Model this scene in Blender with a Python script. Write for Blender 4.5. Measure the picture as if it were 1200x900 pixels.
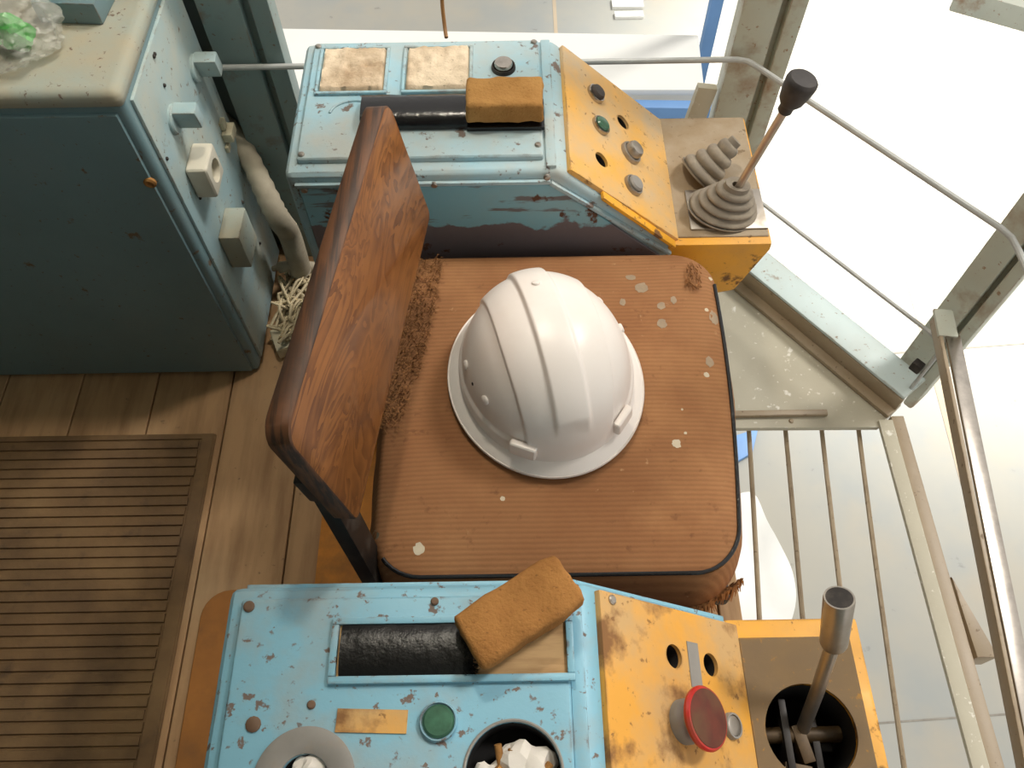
import bpy, bmesh, math, random
from mathutils import Vector, Matrix, noise
R = math.radians
LAMP = 300.0   # glow of the cabin's ceiling lamp
rnd = random.Random(7)
for o in list(bpy.data.objects): bpy.data.objects.remove(o, do_unlink=True)
sc = bpy.context.scene
COL = sc.collection

# ------------------------------------------------------------------ camera
TILT, ROLL, CAMZ, FPX = R(30.5), R(0.9), 1.41, 970.0
Fw = Vector((0, math.sin(TILT), -math.cos(TILT)))
U0 = Vector((0, math.cos(TILT), math.sin(TILT)))
Rt = Vector((1, 0, 0)) * math.cos(ROLL) - U0 * math.sin(ROLL)
Up = Rt.cross(Fw)
CAM = Vector((0, 0, CAMZ))
cd = bpy.data.cameras.new('camera'); cam = bpy.data.objects.new('camera', cd); COL.objects.link(cam)
cd.sensor_width = 36; cd.lens = 36 * FPX / 1200; cd.clip_start = 0.02; cd.clip_end = 200
cam.matrix_world = Matrix.Translation(CAM) @ Matrix((Rt, Up, -Fw)).transposed().to_4x4()
sc.camera = cam

# ------------------------------------------------------------------ world, lights, exposure
W = bpy.data.worlds.new('hall_daylight'); sc.world = W; W.use_nodes = True
bg = W.node_tree.nodes['Background']; bg.inputs[0].default_value = (1.0, 0.965, 0.91, 1); bg.inputs[1].default_value = 0.95

def lamp(name, kind, loc, target, energy, color, **kw):
    l = bpy.data.lights.new(name, kind); l.energy = energy; l.color = color
    for k, v in kw.items(): setattr(l, k, v)
    o = bpy.data.objects.new(name, l); COL.objects.link(o); o.location = loc
    o.rotation_euler = (Vector(target) - Vector(loc)).to_track_quat('-Z', 'Y').to_euler()
    return o
lamp('sun', 'SUN', (8.6, 5, 12.8), (0, 0, 0), 2.0, (1, 0.96, 0.9), angle=R(10))
# added spot, no real fitting behind it: whitens the far part of the hall floor
lamp('hall_floor_spot', 'SPOT', (7.5, 9.5, 6), (6.3, 8.2, -6), 30000, (1, 0.97, 0.92), spot_size=R(54), spot_blend=0.9, shadow_soft_size=1.5)

vs = sc.view_settings
vs.view_transform = 'Standard'; vs.look = 'None'; vs.gamma = 1; vs.use_curve_mapping = False
vs.exposure = -0.14

# ------------------------------------------------------------------ pixel -> place helpers (used to survey the place)
def ray(x, y): return Fw + Rt * ((x - 600) / FPX) - Up * ((y - 450) / FPX)
def az(x, y, z): d = ray(x, y); return CAM + d * ((z - CAM.z) / d.z)
def ay(x, y, c): d = ray(x, y); return CAM + d * ((c - CAM.y) / d.y)
def ax(x, y, c): d = ray(x, y); return CAM + d * ((c - CAM.x) / d.x)
def apl(x, y, P, n): d = ray(x, y); return CAM + d * ((Vector(P) - CAM).dot(n) / d.dot(n))

# ------------------------------------------------------------------ materials
def srgb(r, g, b):
    f = lambda c: (c / 255 / 12.92) if c / 255 <= 0.04045 else ((c / 255 + 0.055) / 1.055) ** 2.4
    return (f(r), f(g), f(b), 1)
class Mat:
    def __init__(s, name, color, rough=0.6, metal=0.0, spec=0.5):
        s.m = bpy.data.materials.new(name); s.m.use_nodes = True
        s.nt = s.m.node_tree; s.b = s.nt.nodes['Principled BSDF']
        s.b.inputs['Metallic'].default_value = metal
        s.b.inputs['Specular IOR Level'].default_value = spec
        s.col = s.N('ShaderNodeRGB').outputs[0]; s.col.default_value = color
        s.rgh = s.N('ShaderNodeValue').outputs[0]; s.rgh.default_value = rough
        tc = s.N('ShaderNodeTexCoord'); s.co = tc.outputs['Object']; s.h = None
    def N(s, t, **kw):
        n = s.nt.nodes.new(t)
        for k, v in kw.items(): setattr(n, k, v)
        return n
    def L(s, a, b): s.nt.links.new(a, b)
    def mapped(s, scale=(1, 1, 1), rot=(0, 0, 0), loc=(0, 0, 0)):
        n = s.N('ShaderNodeMapping'); s.L(s.co, n.inputs[0])
        n.inputs['Scale'].default_value = scale; n.inputs['Rotation'].default_value = rot; n.inputs['Location'].default_value = loc
        return n.outputs[0]
    def noise(s, scale, detail=4, rough=0.6, vec=None, dist=0.0):
        n = s.N('ShaderNodeTexNoise'); s.L(vec if vec else s.co, n.inputs['Vector'])
        n.inputs['Scale'].default_value = scale; n.inputs['Detail'].default_value = detail
        n.inputs['Roughness'].default_value = rough; n.inputs['Distortion'].default_value = dist
        return n.outputs['Fac']
    def ramp(s, v, lo, hi, a=0.0, b=1.0):
        n = s.N('ShaderNodeMapRange'); s.L(v, n.inputs['Value'])
        for k, x in zip(('From Min', 'From Max', 'To Min', 'To Max'), (lo, hi, a, b)): n.inputs[k].default_value = x
        return n.outputs[0]
    def math(s, op, a, b):
        n = s.N('ShaderNodeMath', operation=op)
        for i, v in enumerate((a, b)):
            if isinstance(v, (int, float)): n.inputs[i].default_value = v
            else: s.L(v, n.inputs[i])
        return n.outputs[0]
    def mix(s, fac, color, rough=None):
        n = s.N('ShaderNodeMix', data_type='RGBA'); s.L(fac, n.inputs[0]); s.L(s.col, n.inputs[6])
        if isinstance(color, tuple): n.inputs[7].default_value = color
        else: s.L(color, n.inputs[7])
        s.col = n.outputs[2]
        if rough is not None:
            m = s.N('ShaderNodeMix', data_type='FLOAT'); s.L(fac, m.inputs[0]); s.L(s.rgh, m.inputs[2]); m.inputs[3].default_value = rough
            s.rgh = m.outputs[0]
        return s
    def layer(s, color, scale, lo, hi, rough=None, detail=5, amt=1.0, vec=None, dist=0.0, bump=0.0):
        f = s.ramp(s.noise(scale, detail, vec=vec, dist=dist), lo, hi, 0, amt)
        if bump: s.h = s.math('ADD', s.h, s.math('MULTIPLY', f, bump)) if s.h else s.math('MULTIPLY', f, bump)
        return s.mix(f, color, rough)
    def bump(s, v=None, scale=60, strength=0.3, dist=0.002, detail=4):
        v = v if v else s.noise(scale, detail)
        if s.h: v = s.math('ADD', v, s.h)
        n = s.N('ShaderNodeBump'); n.inputs['Strength'].default_value = strength; n.inputs['Distance'].default_value = dist
        s.L(v, n.inputs['Height']); s.L(n.outputs[0], s.b.inputs['Normal']); s.bumped = True
        return s
    def done(s):
        s.L(s.col, s.b.inputs['Base Color']); s.L(s.rgh, s.b.inputs['Roughness'])
        return s.m

RUST = srgb(92, 62, 45); DUST = srgb(165, 150, 130)
def paint(name, c, chip=RUST, cs=34, lo=0.66, hi=0.70, dust=DUST, ds=7, dlo=0.5, dhi=0.8, damt=0.55, rough=0.42, fine=True, edge=0.85, spots=0):
    m = Mat(name, srgb(*c), rough)
    m.layer(tuple(x * 0.72 for x in srgb(*c)[:3]) + (1,), 5, 0.35, 0.75, amt=0.5)
    if damt: m.layer(dust, ds, dlo, dhi, rough=0.85, amt=damt, detail=8)
    if fine: m.layer(chip, 95, 0.635, 0.69, rough=0.8, amt=0.8)
    m.layer(chip, cs, lo, hi, rough=0.8, amt=0.95, detail=6, bump=-0.5)
    if spots:
        vo = m.N('ShaderNodeTexVoronoi', feature='F1'); m.L(m.co, vo.inputs['Vector']); vo.inputs['Scale'].default_value = spots
        sv = m.math('SUBTRACT', m.math('ADD', vo.outputs['Distance'], m.math('MULTIPLY', m.noise(120, 3), 0.12)), m.ramp(vo.outputs['Color'], 0.35, 1.0, 0.0, 0.26))
        m.mix(m.ramp(sv, 0.035, -0.03, 0, 0.85), chip, 0.85)
    if edge:
        bv = m.N('ShaderNodeBevel', samples=4); bv.inputs['Radius'].default_value = 0.004
        ge = m.N('ShaderNodeNewGeometry'); dp = m.N('ShaderNodeVectorMath', operation='DOT_PRODUCT')
        m.L(bv.outputs[0], dp.inputs[0]); m.L(ge.outputs['Normal'], dp.inputs[1])
        e = m.ramp(dp.outputs['Value'], 0.995, 0.93); e = m.math('MULTIPLY', e, m.ramp(m.noise(26, 5), 0.5, 0.62, 0, edge))
        m.mix(e, chip, 0.8)
    m.bump(scale=140, strength=0.15, dist=0.0015)
    return m.done()
BLUE = paint('blue_paint_worn', (130, 182, 202), chip=srgb(112, 92, 80), spots=26, cs=55, lo=0.615, hi=0.65, damt=0.55, ds=10, dlo=0.48, dhi=0.7)
BLUE_FAR = paint('blue_paint_dusty', (156, 196, 210), chip=srgb(112, 94, 84), cs=34, lo=0.62, hi=0.66, dust=srgb(182, 180, 170), damt=0.8, dlo=0.4, dhi=0.68, ds=9)
YEL = paint('yellow_paint_worn', (224, 160, 58), chip=srgb(124, 84, 46), cs=17, lo=0.53, hi=0.66, dust=srgb(190, 156, 108), ds=8, dlo=0.4, dhi=0.6, damt=0.9)
YEL_DUST = paint('yellow_paint_dusty', (232, 174, 76), chip=srgb(120, 85, 50), cs=36, lo=0.65, hi=0.72, dust=srgb(190, 170, 140), ds=8, dlo=0.36, dhi=0.62, damt=0.95)
YEL_SIDE = paint('yellow_paint_side', (236, 168, 40), chip=srgb(110, 75, 45), cs=24, lo=0.57, hi=0.63, dust=srgb(180, 140, 90), damt=0.5, dlo=.45, dhi=.65)
BOXTOP = paint('dust_coated_plate', (150, 128, 98), chip=srgb(120, 100, 75), dust=srgb(172, 158, 138), ds=14, dlo=0.35, dhi=0.7, damt=0.9, rough=0.85)
BOXTOP_N = paint('grimy_plate', (128, 104, 72), chip=srgb(160, 115, 50), dust=srgb(112, 94, 72), ds=12, dlo=0.35, dhi=0.7, damt=0.9, rough=0.85)
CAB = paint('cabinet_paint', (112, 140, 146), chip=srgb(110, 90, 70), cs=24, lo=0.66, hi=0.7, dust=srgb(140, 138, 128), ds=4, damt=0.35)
CABTOP = paint('cabinet_top_dust', (150, 165, 160), dust=srgb(176, 160, 130), ds=5, dlo=0.3, dhi=0.6, damt=0.95, rough=0.8)
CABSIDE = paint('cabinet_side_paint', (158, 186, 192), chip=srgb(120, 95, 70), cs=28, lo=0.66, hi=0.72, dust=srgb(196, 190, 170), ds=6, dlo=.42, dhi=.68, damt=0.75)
POST = paint('post_paint', (132, 152, 150), chip=srgb(120, 88, 62), cs=9, lo=0.57, hi=0.68, dust=srgb(170, 160, 140), ds=5, damt=0.5)
POST2 = paint('post_paint_rusty', (196, 200, 186), chip=srgb(146, 106, 70), cs=7, lo=0.53, hi=0.68, dust=srgb(190, 175, 150), ds=6, damt=0.5)
BEAM = paint('pale_blue_beam', (205, 222, 222), chip=srgb(140, 115, 88), cs=18, lo=0.66, hi=0.75, dust=srgb(190, 185, 170), ds=6, damt=0.4)
SAND = paint('sand_paint_steel', (156, 138, 112), chip=srgb(110, 90, 70), cs=16, lo=0.68, hi=0.73, dust=srgb(190, 178, 158), ds=6, damt=0.5)
PLATE = paint('beige_floor_plate', (186, 180, 160), chip=srgb(225, 222, 212), cs=26, lo=0.66, hi=0.7, dust=srgb(165, 155, 135), ds=6, damt=0.5, rough=0.6)
FRONTP = None
def front_panel_mat():
    m = Mat('blue_paint_peeled', srgb(126, 182, 198), 0.35)
    m.layer(DUST, 6, 0.5, 0.8, rough=0.8, amt=0.35)
    m.layer(srgb(104, 90, 88), 14, 0.56, 0.6, rough=0.5, amt=0.85, vec=m.mapped((0.45, 1, 2.6)))
    sx = m.N('ShaderNodeSeparateXYZ'); m.L(m.co, sx.inputs[0])
    h = m.math('ADD', sx.outputs[2], m.math('MULTIPLY', m.noise(11, 5), 0.09))
    m.mix(m.ramp(h, 0.553, 0.549), srgb(108, 102, 106), 0.5)          # older grey coat where the blue has come off
    m.layer(RUST, 16, 0.61, 0.64, rough=0.9)
    m.bump(scale=90, strength=0.15, dist=0.002)
    return m.done()
FRONTP = front_panel_mat()
def plain(name, c, rough=0.6, metal=0.0, var=0.3, vs=12, bs=None, bst=0.2, dust=None):
    m = Mat(name, srgb(*c), rough, metal)
    m.layer(tuple(x * (1 - var) for x in srgb(*c)[:3]) + (1,), vs, 0.35, 0.7)
    if dust: m.layer(srgb(*dust[0]), 25, dust[1], dust[1] + 0.25, rough=0.9, amt=dust[2])
    if bs: m.bump(scale=bs, strength=bst)
    return m.done()
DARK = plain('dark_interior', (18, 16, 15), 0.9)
BLACKM = plain('black_metal', (40, 34, 30), 0.5, 0.2, dust=((110, 100, 90), 0.5, 0.6))
BLACKTAPE = plain('black_tape', (20, 19, 21), 0.22, bs=70, bst=0.5)
BLACKFUR = plain('black_pile', (11, 10, 10), 0.36, bs=120, bst=0.5, dust=((70, 55, 30), 0.66, 0.5))
RUBBER = plain('grey_rubber', (140, 130, 116), 0.9, dust=((178, 165, 145), 0.45, 0.7), bs=120)
KNOB = plain('black_plastic', (52, 47, 46), 0.55, dust=((105, 95, 88), 0.5, 0.4))
CHROME = plain('steel', (190, 182, 172), 0.22, 1.0, 0.25, 40)
DULLSTEEL = plain('dull_steel', (178, 170, 160), 0.34, 0.85, 0.25, 30, dust=((165, 152, 132), 0.52, 0.5))
COPPER = plain('bronze_rod', (196, 180, 164), 0.32, 0.6, 0.25, 50)
ROD = plain('grey_rod', (190, 192, 190), 0.5, 0.2, 0.2, 20)
GREENL = plain('green_lens', (70, 110, 88), 0.12, 0, 0.4, 90)
REDL = plain('red_plastic', (190, 34, 22), 0.3, 0, 0.4, 30, dust=((120, 70, 50), 0.45, 0.7))
DARKRED = plain('grimy_red_plastic', (100, 42, 24), 0.65, 0, 0.4, 40, dust=((96, 70, 46), 0.4, 0.8))
GREASY = plain('greasy_metal', (88, 68, 42), 0.5, 0.3, 0.5, 60)
WHITEP = plain('white_plastic', (215, 208, 190), 0.45, 0, 0.15, 12, dust=((165, 140, 105), 0.6, 0.4))
CREAM = plain('cream_plastic', (205, 196, 168), 0.55, 0, 0.2, 12)
HOSE = plain('grey_hose', (175, 165, 145), 0.8, 0, 0.3, 20, bs=100)
WIREM = plain('cream_wire', (200, 184, 150), 0.7, 0, 0.35, 25)
GREYP = plain('grey_plastic', (140, 136, 130), 0.55, 0, 0.2, 20, dust=((150, 130, 105), 0.55, 0.6))
PAPER = plain('paper', (222, 215, 205), 0.8, 0, 0.12, 30, bs=60)
BUTT = plain('cigarette_paper', (170, 120, 60), 0.8, 0, 0.4, 60)
PLY = Mat('raw_plywood', srgb(196, 160, 112), 0.7); PLY.layer(srgb(150, 112, 70), 9, 0.4, 0.7, vec=PLY.mapped((1, 9, 9))); PLY.layer(srgb(100, 78, 68), 16, 0.62, 0.68, amt=.8); PLY = PLY.done()
PATCHW = plain('dried_paint', (205, 192, 168), 0.8, 0, 0.15, 60)
PATCHG = plain('dried_grey_paint', (160, 140, 116), 0.85, 0, 0.25, 60)
ORANGEB = plain('ochre_floor_sheet', (168, 108, 44), 0.65, 0, 0.3, 9, dust=((110, 80, 50), 0.5, 0.5))
ORANGEC = plain('orange_base', (205, 130, 40), 0.6, 0, 0.4, 14, dust=((120, 90, 55), 0.5, 0.6))
STEELBLUE = plain('blue_structure', (110, 155, 210), 0.5, 0, 0.2, 2)
WHITEB = plain('white_structure', (235, 235, 230), 0.6, 0, 0.08, 2)
WALLP = plain('wall_paint_grey_green', (128, 142, 140), 0.6, 0, 0.2, 3)
CEILP = plain('ceiling_paint', (205, 205, 195), 0.7, 0, 0.1, 3)
BROWNC = plain('brown_cable', (150, 105, 55), 0.6)

def wood_mat():
    m = Mat('varnished_plywood', srgb(140, 88, 42), 0.32)
    v = m.mapped((1.6, 1.6, 5.0), rot=(0, R(-13), R(-8)))
    n = m.noise(3.2, 3, 0.5, v, 1.6)
    w = m.math('FRACT', m.math('MULTIPLY', n, 9.0), 0)
    m.mix(m.ramp(w, 0.25, 1.0, 0, 0.85), srgb(80, 42, 18))
    m.layer(srgb(104, 60, 28), 6, 0.4, 0.7, amt=0.6)
    m.layer(srgb(165, 104, 54), 5, 0.52, 0.75, amt=0.6)
    m.layer(srgb(95, 50, 22), 160, 0.55, 0.8, amt=0.35, vec=m.mapped((1, 0.15, 1)))
    m.layer(srgb(178, 140, 105), 8, 0.68, 0.8, rough=0.5, amt=0.35)
    m.bump(scale=8, strength=0.04)
    return m.done()
WOOD = wood_mat()
def plyedge_mat():
    m = Mat('plywood_edge', srgb(98, 62, 36), 0.6)
    m.layer(srgb(54, 34, 22), 30, 0.42, 0.58, vec=m.mapped((6, 0.3, 1), rot=(0, R(-13), R(-8))))
    m.layer(srgb(70, 48, 34), 14, 0.5, 0.7)
    return m.done()
PLYEDGE = plyedge_mat()
def fabric_mat():
    m = Mat('brown_ribbed_cloth', srgb(154, 110, 74), 0.85, spec=0.2)
    w = m.N('ShaderNodeTexWave', wave_type='BANDS', bands_direction='Y'); m.L(m.co, w.inputs['Vector'])
    w.inputs['Scale'].default_value = 50; w.inputs['Distortion'].default_value = 0.8; w.inputs['Detail'].default_value = 2; w.inputs['Detail Scale'].default_value = 3
    m.layer(srgb(132, 86, 54), 7, 0.35, 0.7, amt=0.7)
    m.layer(srgb(182, 132, 88), 5, 0.52, 0.72, amt=0.6)
    m.mix(m.ramp(w.outputs['Fac'], 0.15, 0.7, 0.2, 0), srgb(92, 58, 38))
    m.layer(srgb(90, 56, 36), 45, 0.62, 0.72, amt=0.5)
    m.layer(srgb(196, 158, 120), 70, 0.68, 0.74, amt=0.5)
    hv = m.math('ADD', w.outputs['Fac'], m.noise(220, 3))
    m.bump(hv, strength=0.2, dist=0.0012)
    return m.done()
FABRIC = fabric_mat()
FIBRE = plain('torn_fibres', (156, 106, 60), 0.9, 0, 0.4, 60)
def foam_mat(name, c, c2):
    m = Mat(name, srgb(*c), 0.95, spec=0.1)
    m.layer(srgb(*c2), 14, 0.4, 0.7); m.layer(tuple(x * .5 for x in srgb(*c2)[:3]) + (1,), 220, 0.62, 0.7, amt=.6)
    m.bump(scale=260, strength=0.7, dist=0.002)
    return m.done()
FOAM = foam_mat('ochre_foam', (178, 134, 80), (152, 108, 60))
FOAM2 = foam_mat('brown_foam', (164, 116, 66), (138, 94, 52))
INSUL = foam_mat('rough_insulation', (226, 208, 182), (176, 152, 124))
def helmet_mat():
    m = Mat('white_helmet_plastic', srgb(232, 225, 219), 0.34)
    m.layer(srgb(222, 208, 196), 7, 0.45, 0.75, rough=0.45, amt=0.5)
    m.layer(srgb(186, 160, 140), 120, 0.73, 0.77, amt=0.5)
    m.bump(scale=25, strength=0.03)
    return m.done()
HELM = helmet_mat()
def plank_mat():
    m = Mat('worn_plank', srgb(186, 148, 106), 0.7)
    oi = m.N('ShaderNodeObjectInfo')
    m.mix(m.ramp(oi.outputs['Random'], 0, 1, 0, 0.5), srgb(152, 116, 80))
    m.layer(srgb(136, 100, 66), 6, 0.42, 0.7, vec=m.mapped((5, 0.6, 1)), amt=.8)
    m.layer(srgb(188, 160, 124), 4, 0.5, 0.75, amt=.6)
    m.layer(srgb(80, 62, 48), 60, 0.66, 0.74, amt=.6)
    m.bump(scale=40, strength=0.2)
    return m.done()
PLANK = plank_mat()
def mat_mat():
    m = Mat('ribbed_rubber', srgb(120, 92, 60), 0.85)
    m.layer(srgb(92, 70, 46), 7, 0.4, 0.65); m.layer(srgb(146, 116, 78), 5, 0.48, 0.75, amt=.8)
    m.layer(srgb(62, 50, 40), 24, 0.6, 0.72, amt=.5)
    m.bump(scale=120, strength=.3)
    return m.done()
MATM = mat_mat()
def concrete_mat():
    m = Mat('hall_concrete', srgb(164, 161, 150), 0.6)
    m.layer(srgb(144, 150, 150), 0.5, 0.4, 0.65, amt=.8); m.layer(srgb(170, 161, 143), 0.9, 0.5, 0.7, amt=.7)
    m.layer(srgb(112, 112, 106), 4, 0.66, 0.72, amt=.5)
    m.bump(scale=6, strength=.05)
    return m.done()
CONC = concrete_mat()
LINEM = plain('floor_line_paint', (186, 170, 146), 0.7, 0, 0.15, 1)
DLINE = plain('floor_joint', (150, 145, 135), 0.9)
def bag_mat():
    m = Mat('clear_film', srgb(225, 225, 215), 0.18)
    m.b.inputs['Transmission Weight'].default_value = 0.0
    m.b.inputs['Alpha'].default_value = 0.28
    m.bump(scale=50, strength=.6, dist=.004)
    return m.done()
BAG = bag_mat()
GREENW = plain('green_wrapper', (14, 190, 36), 0.3, 0, 0.4, 60)

# ------------------------------------------------------------------ mesh builder
class G:
    def __init__(s): s.v = []; s.f = []; s.mi = []; s.cur = 0
    def add(s, vs_, fs):
        n = len(s.v); s.v += [Vector(v) for v in vs_]
        for f in fs: s.f.append([i + n for i in f]); s.mi.append(s.cur)
        return s
    def box(s, a, b):
        (x0, y0, z0), (x1, y1, z1) = a, b
        return s.add([(x0, y0, z0), (x1, y0, z0), (x1, y1, z0), (x0, y1, z0), (x0, y0, z1), (x1, y0, z1), (x1, y1, z1), (x0, y1, z1)],
                     [(3, 2, 1, 0), (4, 5, 6, 7), (0, 1, 5, 4), (1, 2, 6, 5), (2, 3, 7, 6), (3, 0, 4, 7)])
    def obox(s, c, size, M3):
        h = [x / 2 for x in size]; g = G().box([-x for x in h], h)
        return s.add([Vector(c) + M3 @ v for v in g.v], g.f)
    def bar(s, p0, p1, w, h, up=(0, 0, 1)):
        p0, p1 = Vector(p0), Vector(p1); d = (p1 - p0); L = d.length; d.normalize()
        sd = d.cross(Vector(up)).normalized(); u = sd.cross(d)
        return s.obox((p0 + p1) / 2, (L, w, h), Matrix((d, sd, u)).transposed())
    def prism(s, poly, axis, a, b):
        # poly in the two remaining axes; axis 'y': (x,z), 'z': (x,y)
        mk_ = {'y': lambda p, t: (p[0], t, p[1]), 'z': lambda p, t: (p[0], p[1], t), 'x': lambda p, t: (t, p[0], p[1])}[axis]
        n = len(poly); vs_ = [mk_(p, a) for p in poly] + [mk_(p, b) for p in poly]
        return s.add(vs_, [list(range(n)), list(range(2 * n - 1, n - 1, -1))] + [(i, i + n, (i + 1) % n + n, (i + 1) % n) for i in range(n)])
    def lathe(s, prof, origin=(0, 0, 0), axis=(0, 0, 1), seg=24, sx=1.0, sy=1.0, caps=True, xdir=None):
        ax_ = Vector(axis).normalized(); t = Vector(xdir) if xdir else (Vector((1, 0, 0)) if abs(ax_.x) < 0.9 else Vector((0, 1, 0)))
        a = (t - ax_ * t.dot(ax_)).normalized(); b = ax_.cross(a); o = Vector(origin); n = len(prof); vs_ = []; fs = []
        for r, h in prof:
            for k in range(seg):
                th = 2 * math.pi * k / seg
                vs_.append(o + ax_ * h + a * (r * sx * math.cos(th)) + b * (r * sy * math.sin(th)))
        for i in range(n - 1):
            for k in range(seg):
                fs.append((i * seg + k, i * seg + (k + 1) % seg, (i + 1) * seg + (k + 1) % seg, (i + 1) * seg + k))
        if caps and prof[0][0] > 1e-6: fs.append([k for k in range(seg)][::-1])
        if caps and prof[-1][0] > 1e-6: fs.append([(n - 1) * seg + k for k in range(seg)])
        return s.add(vs_, fs)
    def cyl(s, p0, p1, r0, r1=None, seg=20):
        p0, p1 = Vector(p0), Vector(p1)
        return s.lathe([(r0, 0), (r1 if r1 is not None else r0, (p1 - p0).length)], p0, p1 - p0, seg)
    def tube(s, pts, r, seg=8, cap=True):
        pts = [Vector(p) for p in pts]; n = len(pts); vs_ = []; fs = []; pa = None
        for i, p in enumerate(pts):
            d = (pts[min(i + 1, n - 1)] - pts[max(i - 1, 0)]).normalized()
            if pa is None: t = Vector((0, 0, 1)) if abs(d.z) < 0.9 else Vector((1, 0, 0)); a = (t - d * t.dot(d)).normalized()
            else: a = (pa - d * pa.dot(d)).normalized()
            pa = a; b = d.cross(a); rr = r[i] if isinstance(r, (list, tuple)) else r
            for k in range(seg):
                th = 2 * math.pi * k / seg; vs_.append(p + a * (rr * math.cos(th)) + b * (rr * math.sin(th)))
        for i in range(n - 1):
            for k in range(seg): fs.append((i * seg + k, i * seg + (k + 1) % seg, (i + 1) * seg + (k + 1) % seg, (i + 1) * seg + k))
        if cap: fs += [list(range(seg))[::-1], [(n - 1) * seg + k for k in range(seg)]]
        return s.add(vs_, fs)
def spline(pts, n=8):
    pts = [Vector(p) for p in pts]; out = []
    for i in range(len(pts) - 1):
        p0, p1, p2, p3 = pts[max(i - 1, 0)], pts[i], pts[i + 1], pts[min(i + 2, len(pts) - 1)]
        for k in range(n):
            t = k / n
            out.append(0.5 * ((2 * p1) + (p2 - p0) * t + (2 * p0 - 5 * p1 + 4 * p2 - p3) * t * t + (3 * p1 - p0 - 3 * p2 + p3) * t ** 3))
    return out + [pts[-1]]

def base_of(o):
    v = Vector((0, 0, 0))
    while o: v += o.location; o = o.parent
    return v
def mk(name, g, mat, parent=None, bevel=0.0, seg=2, smooth=True, ang=35, loc=None, disp=None):
    """one mesh object out of world-space geometry; the origin is the parent's base (or loc)"""
    off = base_of(parent) if parent else (Vector(loc) if loc else Vector((0, 0, 0)))
    me = bpy.data.meshes.new(name); me.from_pydata([v - off for v in g.v], [], g.f)
    for m in (mat if isinstance(mat, (list, tuple)) else [mat]): me.materials.append(m)
    me.polygons.foreach_set('material_index', g.mi)
    bm = bmesh.new(); bm.from_mesh(me)
    bmesh.ops.recalc_face_normals(bm, faces=bm.faces)
    if bevel:
        ed = [e for e in bm.edges if len(e.link_faces) == 2 and e.calc_face_angle(0) > R(28)]
        bmesh.ops.bevel(bm, geom=ed, offset=bevel, segments=seg, profile=0.6, affect='EDGES', clamp_overlap=True)
    if disp: disp(bm)
    bm.to_mesh(me); bm.free()
    if smooth:
        me.shade_smooth(); me.set_sharp_from_angle(angle=R(ang))
    o = bpy.data.objects.new(name, me); COL.objects.link(o)
    if parent: o.parent = parent
    else: o.location = off
    return o
def tag(o, label, cat, group=None):
    o['label'] = label; o['category'] = cat
    if group: o['group'] = group
    return o
def thing(name, label, cat, loc, group=None):
    o = bpy.data.objects.new(name, None); COL.objects.link(o); o.location = loc; o.empty_display_size = 0.05
    return tag(o, label, cat, group)
def struct(o, label=None):
    o['kind'] = 'structure'
    if label: o['label'] = label
    return o
def cut(o, cutters):
    """really subtract the cutter meshes from o"""
    tmp = []
    for g in cutters:
        c = mk('cutter', g, DARK, smooth=False); tmp.append(c)
        md = o.modifiers.new('cut', 'BOOLEAN'); md.operation = 'DIFFERENCE'; md.object = c; md.solver = 'EXACT'
    bpy.context.view_layer.update()
    dg = bpy.context.evaluated_depsgraph_get()
    me = bpy.data.meshes.new_from_object(o.evaluated_get(dg)); old = o.data
    o.modifiers.clear(); o.data = me; me.name = old.name
    me.shade_smooth(); me.set_sharp_from_angle(angle=R(35))
    for c in tmp:
        m = c.data; bpy.data.objects.remove(c, do_unlink=True); bpy.data.meshes.remove(m)
def lump(amp, scale, seed=0, sub=0):
    def f(bm):
        if sub: bmesh.ops.subdivide_edges(bm, edges=bm.edges[:], cuts=sub, use_grid_fill=True)
        bm.normal_update()
        mv = [(v, v.normal * amp * noise.noise(v.co * scale + Vector((seed, seed * 1.7, 0))) + v.normal * amp * .5 * noise.noise(v.co * scale * 3.1)) for v in bm.verts]
        for v, d in mv: v.co += d
    return f

# ================================================================== THE SETTING
# cabin floor: planks along Y on a subfloor
flo = bpy.data.objects.new('floor', None); COL.objects.link(flo); flo['kind'] = 'structure'; flo['label'] = 'worn plank floor of the crane cabin'
mk('subfloor', G().box((-1.62, -0.72, -0.06), (0.385, 1.2, -0.022)), SAND, flo)
xe = [-1.605 + 0.15 * i for i in range(14)]; xe = [x for x in xe if x < 0.38] + [0.385]
for i in range(len(xe) - 1):
    g = G().box((xe[i] + 0.0015, -0.72, -0.022), (xe[i + 1] - 0.0015, 1.2, rnd.uniform(-0.0015, 0)))
    mk('plank', g, PLANK, flo, bevel=0.0015, seg=1)
# beige plate in the chamfered corner, with its batten
pl = mk('floor_plate', G().prism([(0.386, 0.725), (0.70, 0.722), (0.755, 0.77), (0.47, 1.12), (0.386, 1.19)], 'z', -0.012, 0.0), PLATE, loc=(0.5, 0.9, -0.012), bevel=0.001, seg=1)
struct(pl, 'beige steel plate in the corner of the cabin floor')
pb = mk('batten', G().bar((0.387, 0.752, 0.005), (0.605, 0.752, 0.005), 0.012, 0.010), SAND, pl, bevel=0.002)
mk('rivet', G().lathe([(0.005, 0), (0.004, 0.003), (0, 0.004)], (0.535, 0.738, 0), seg=10), SAND, pl)

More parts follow.
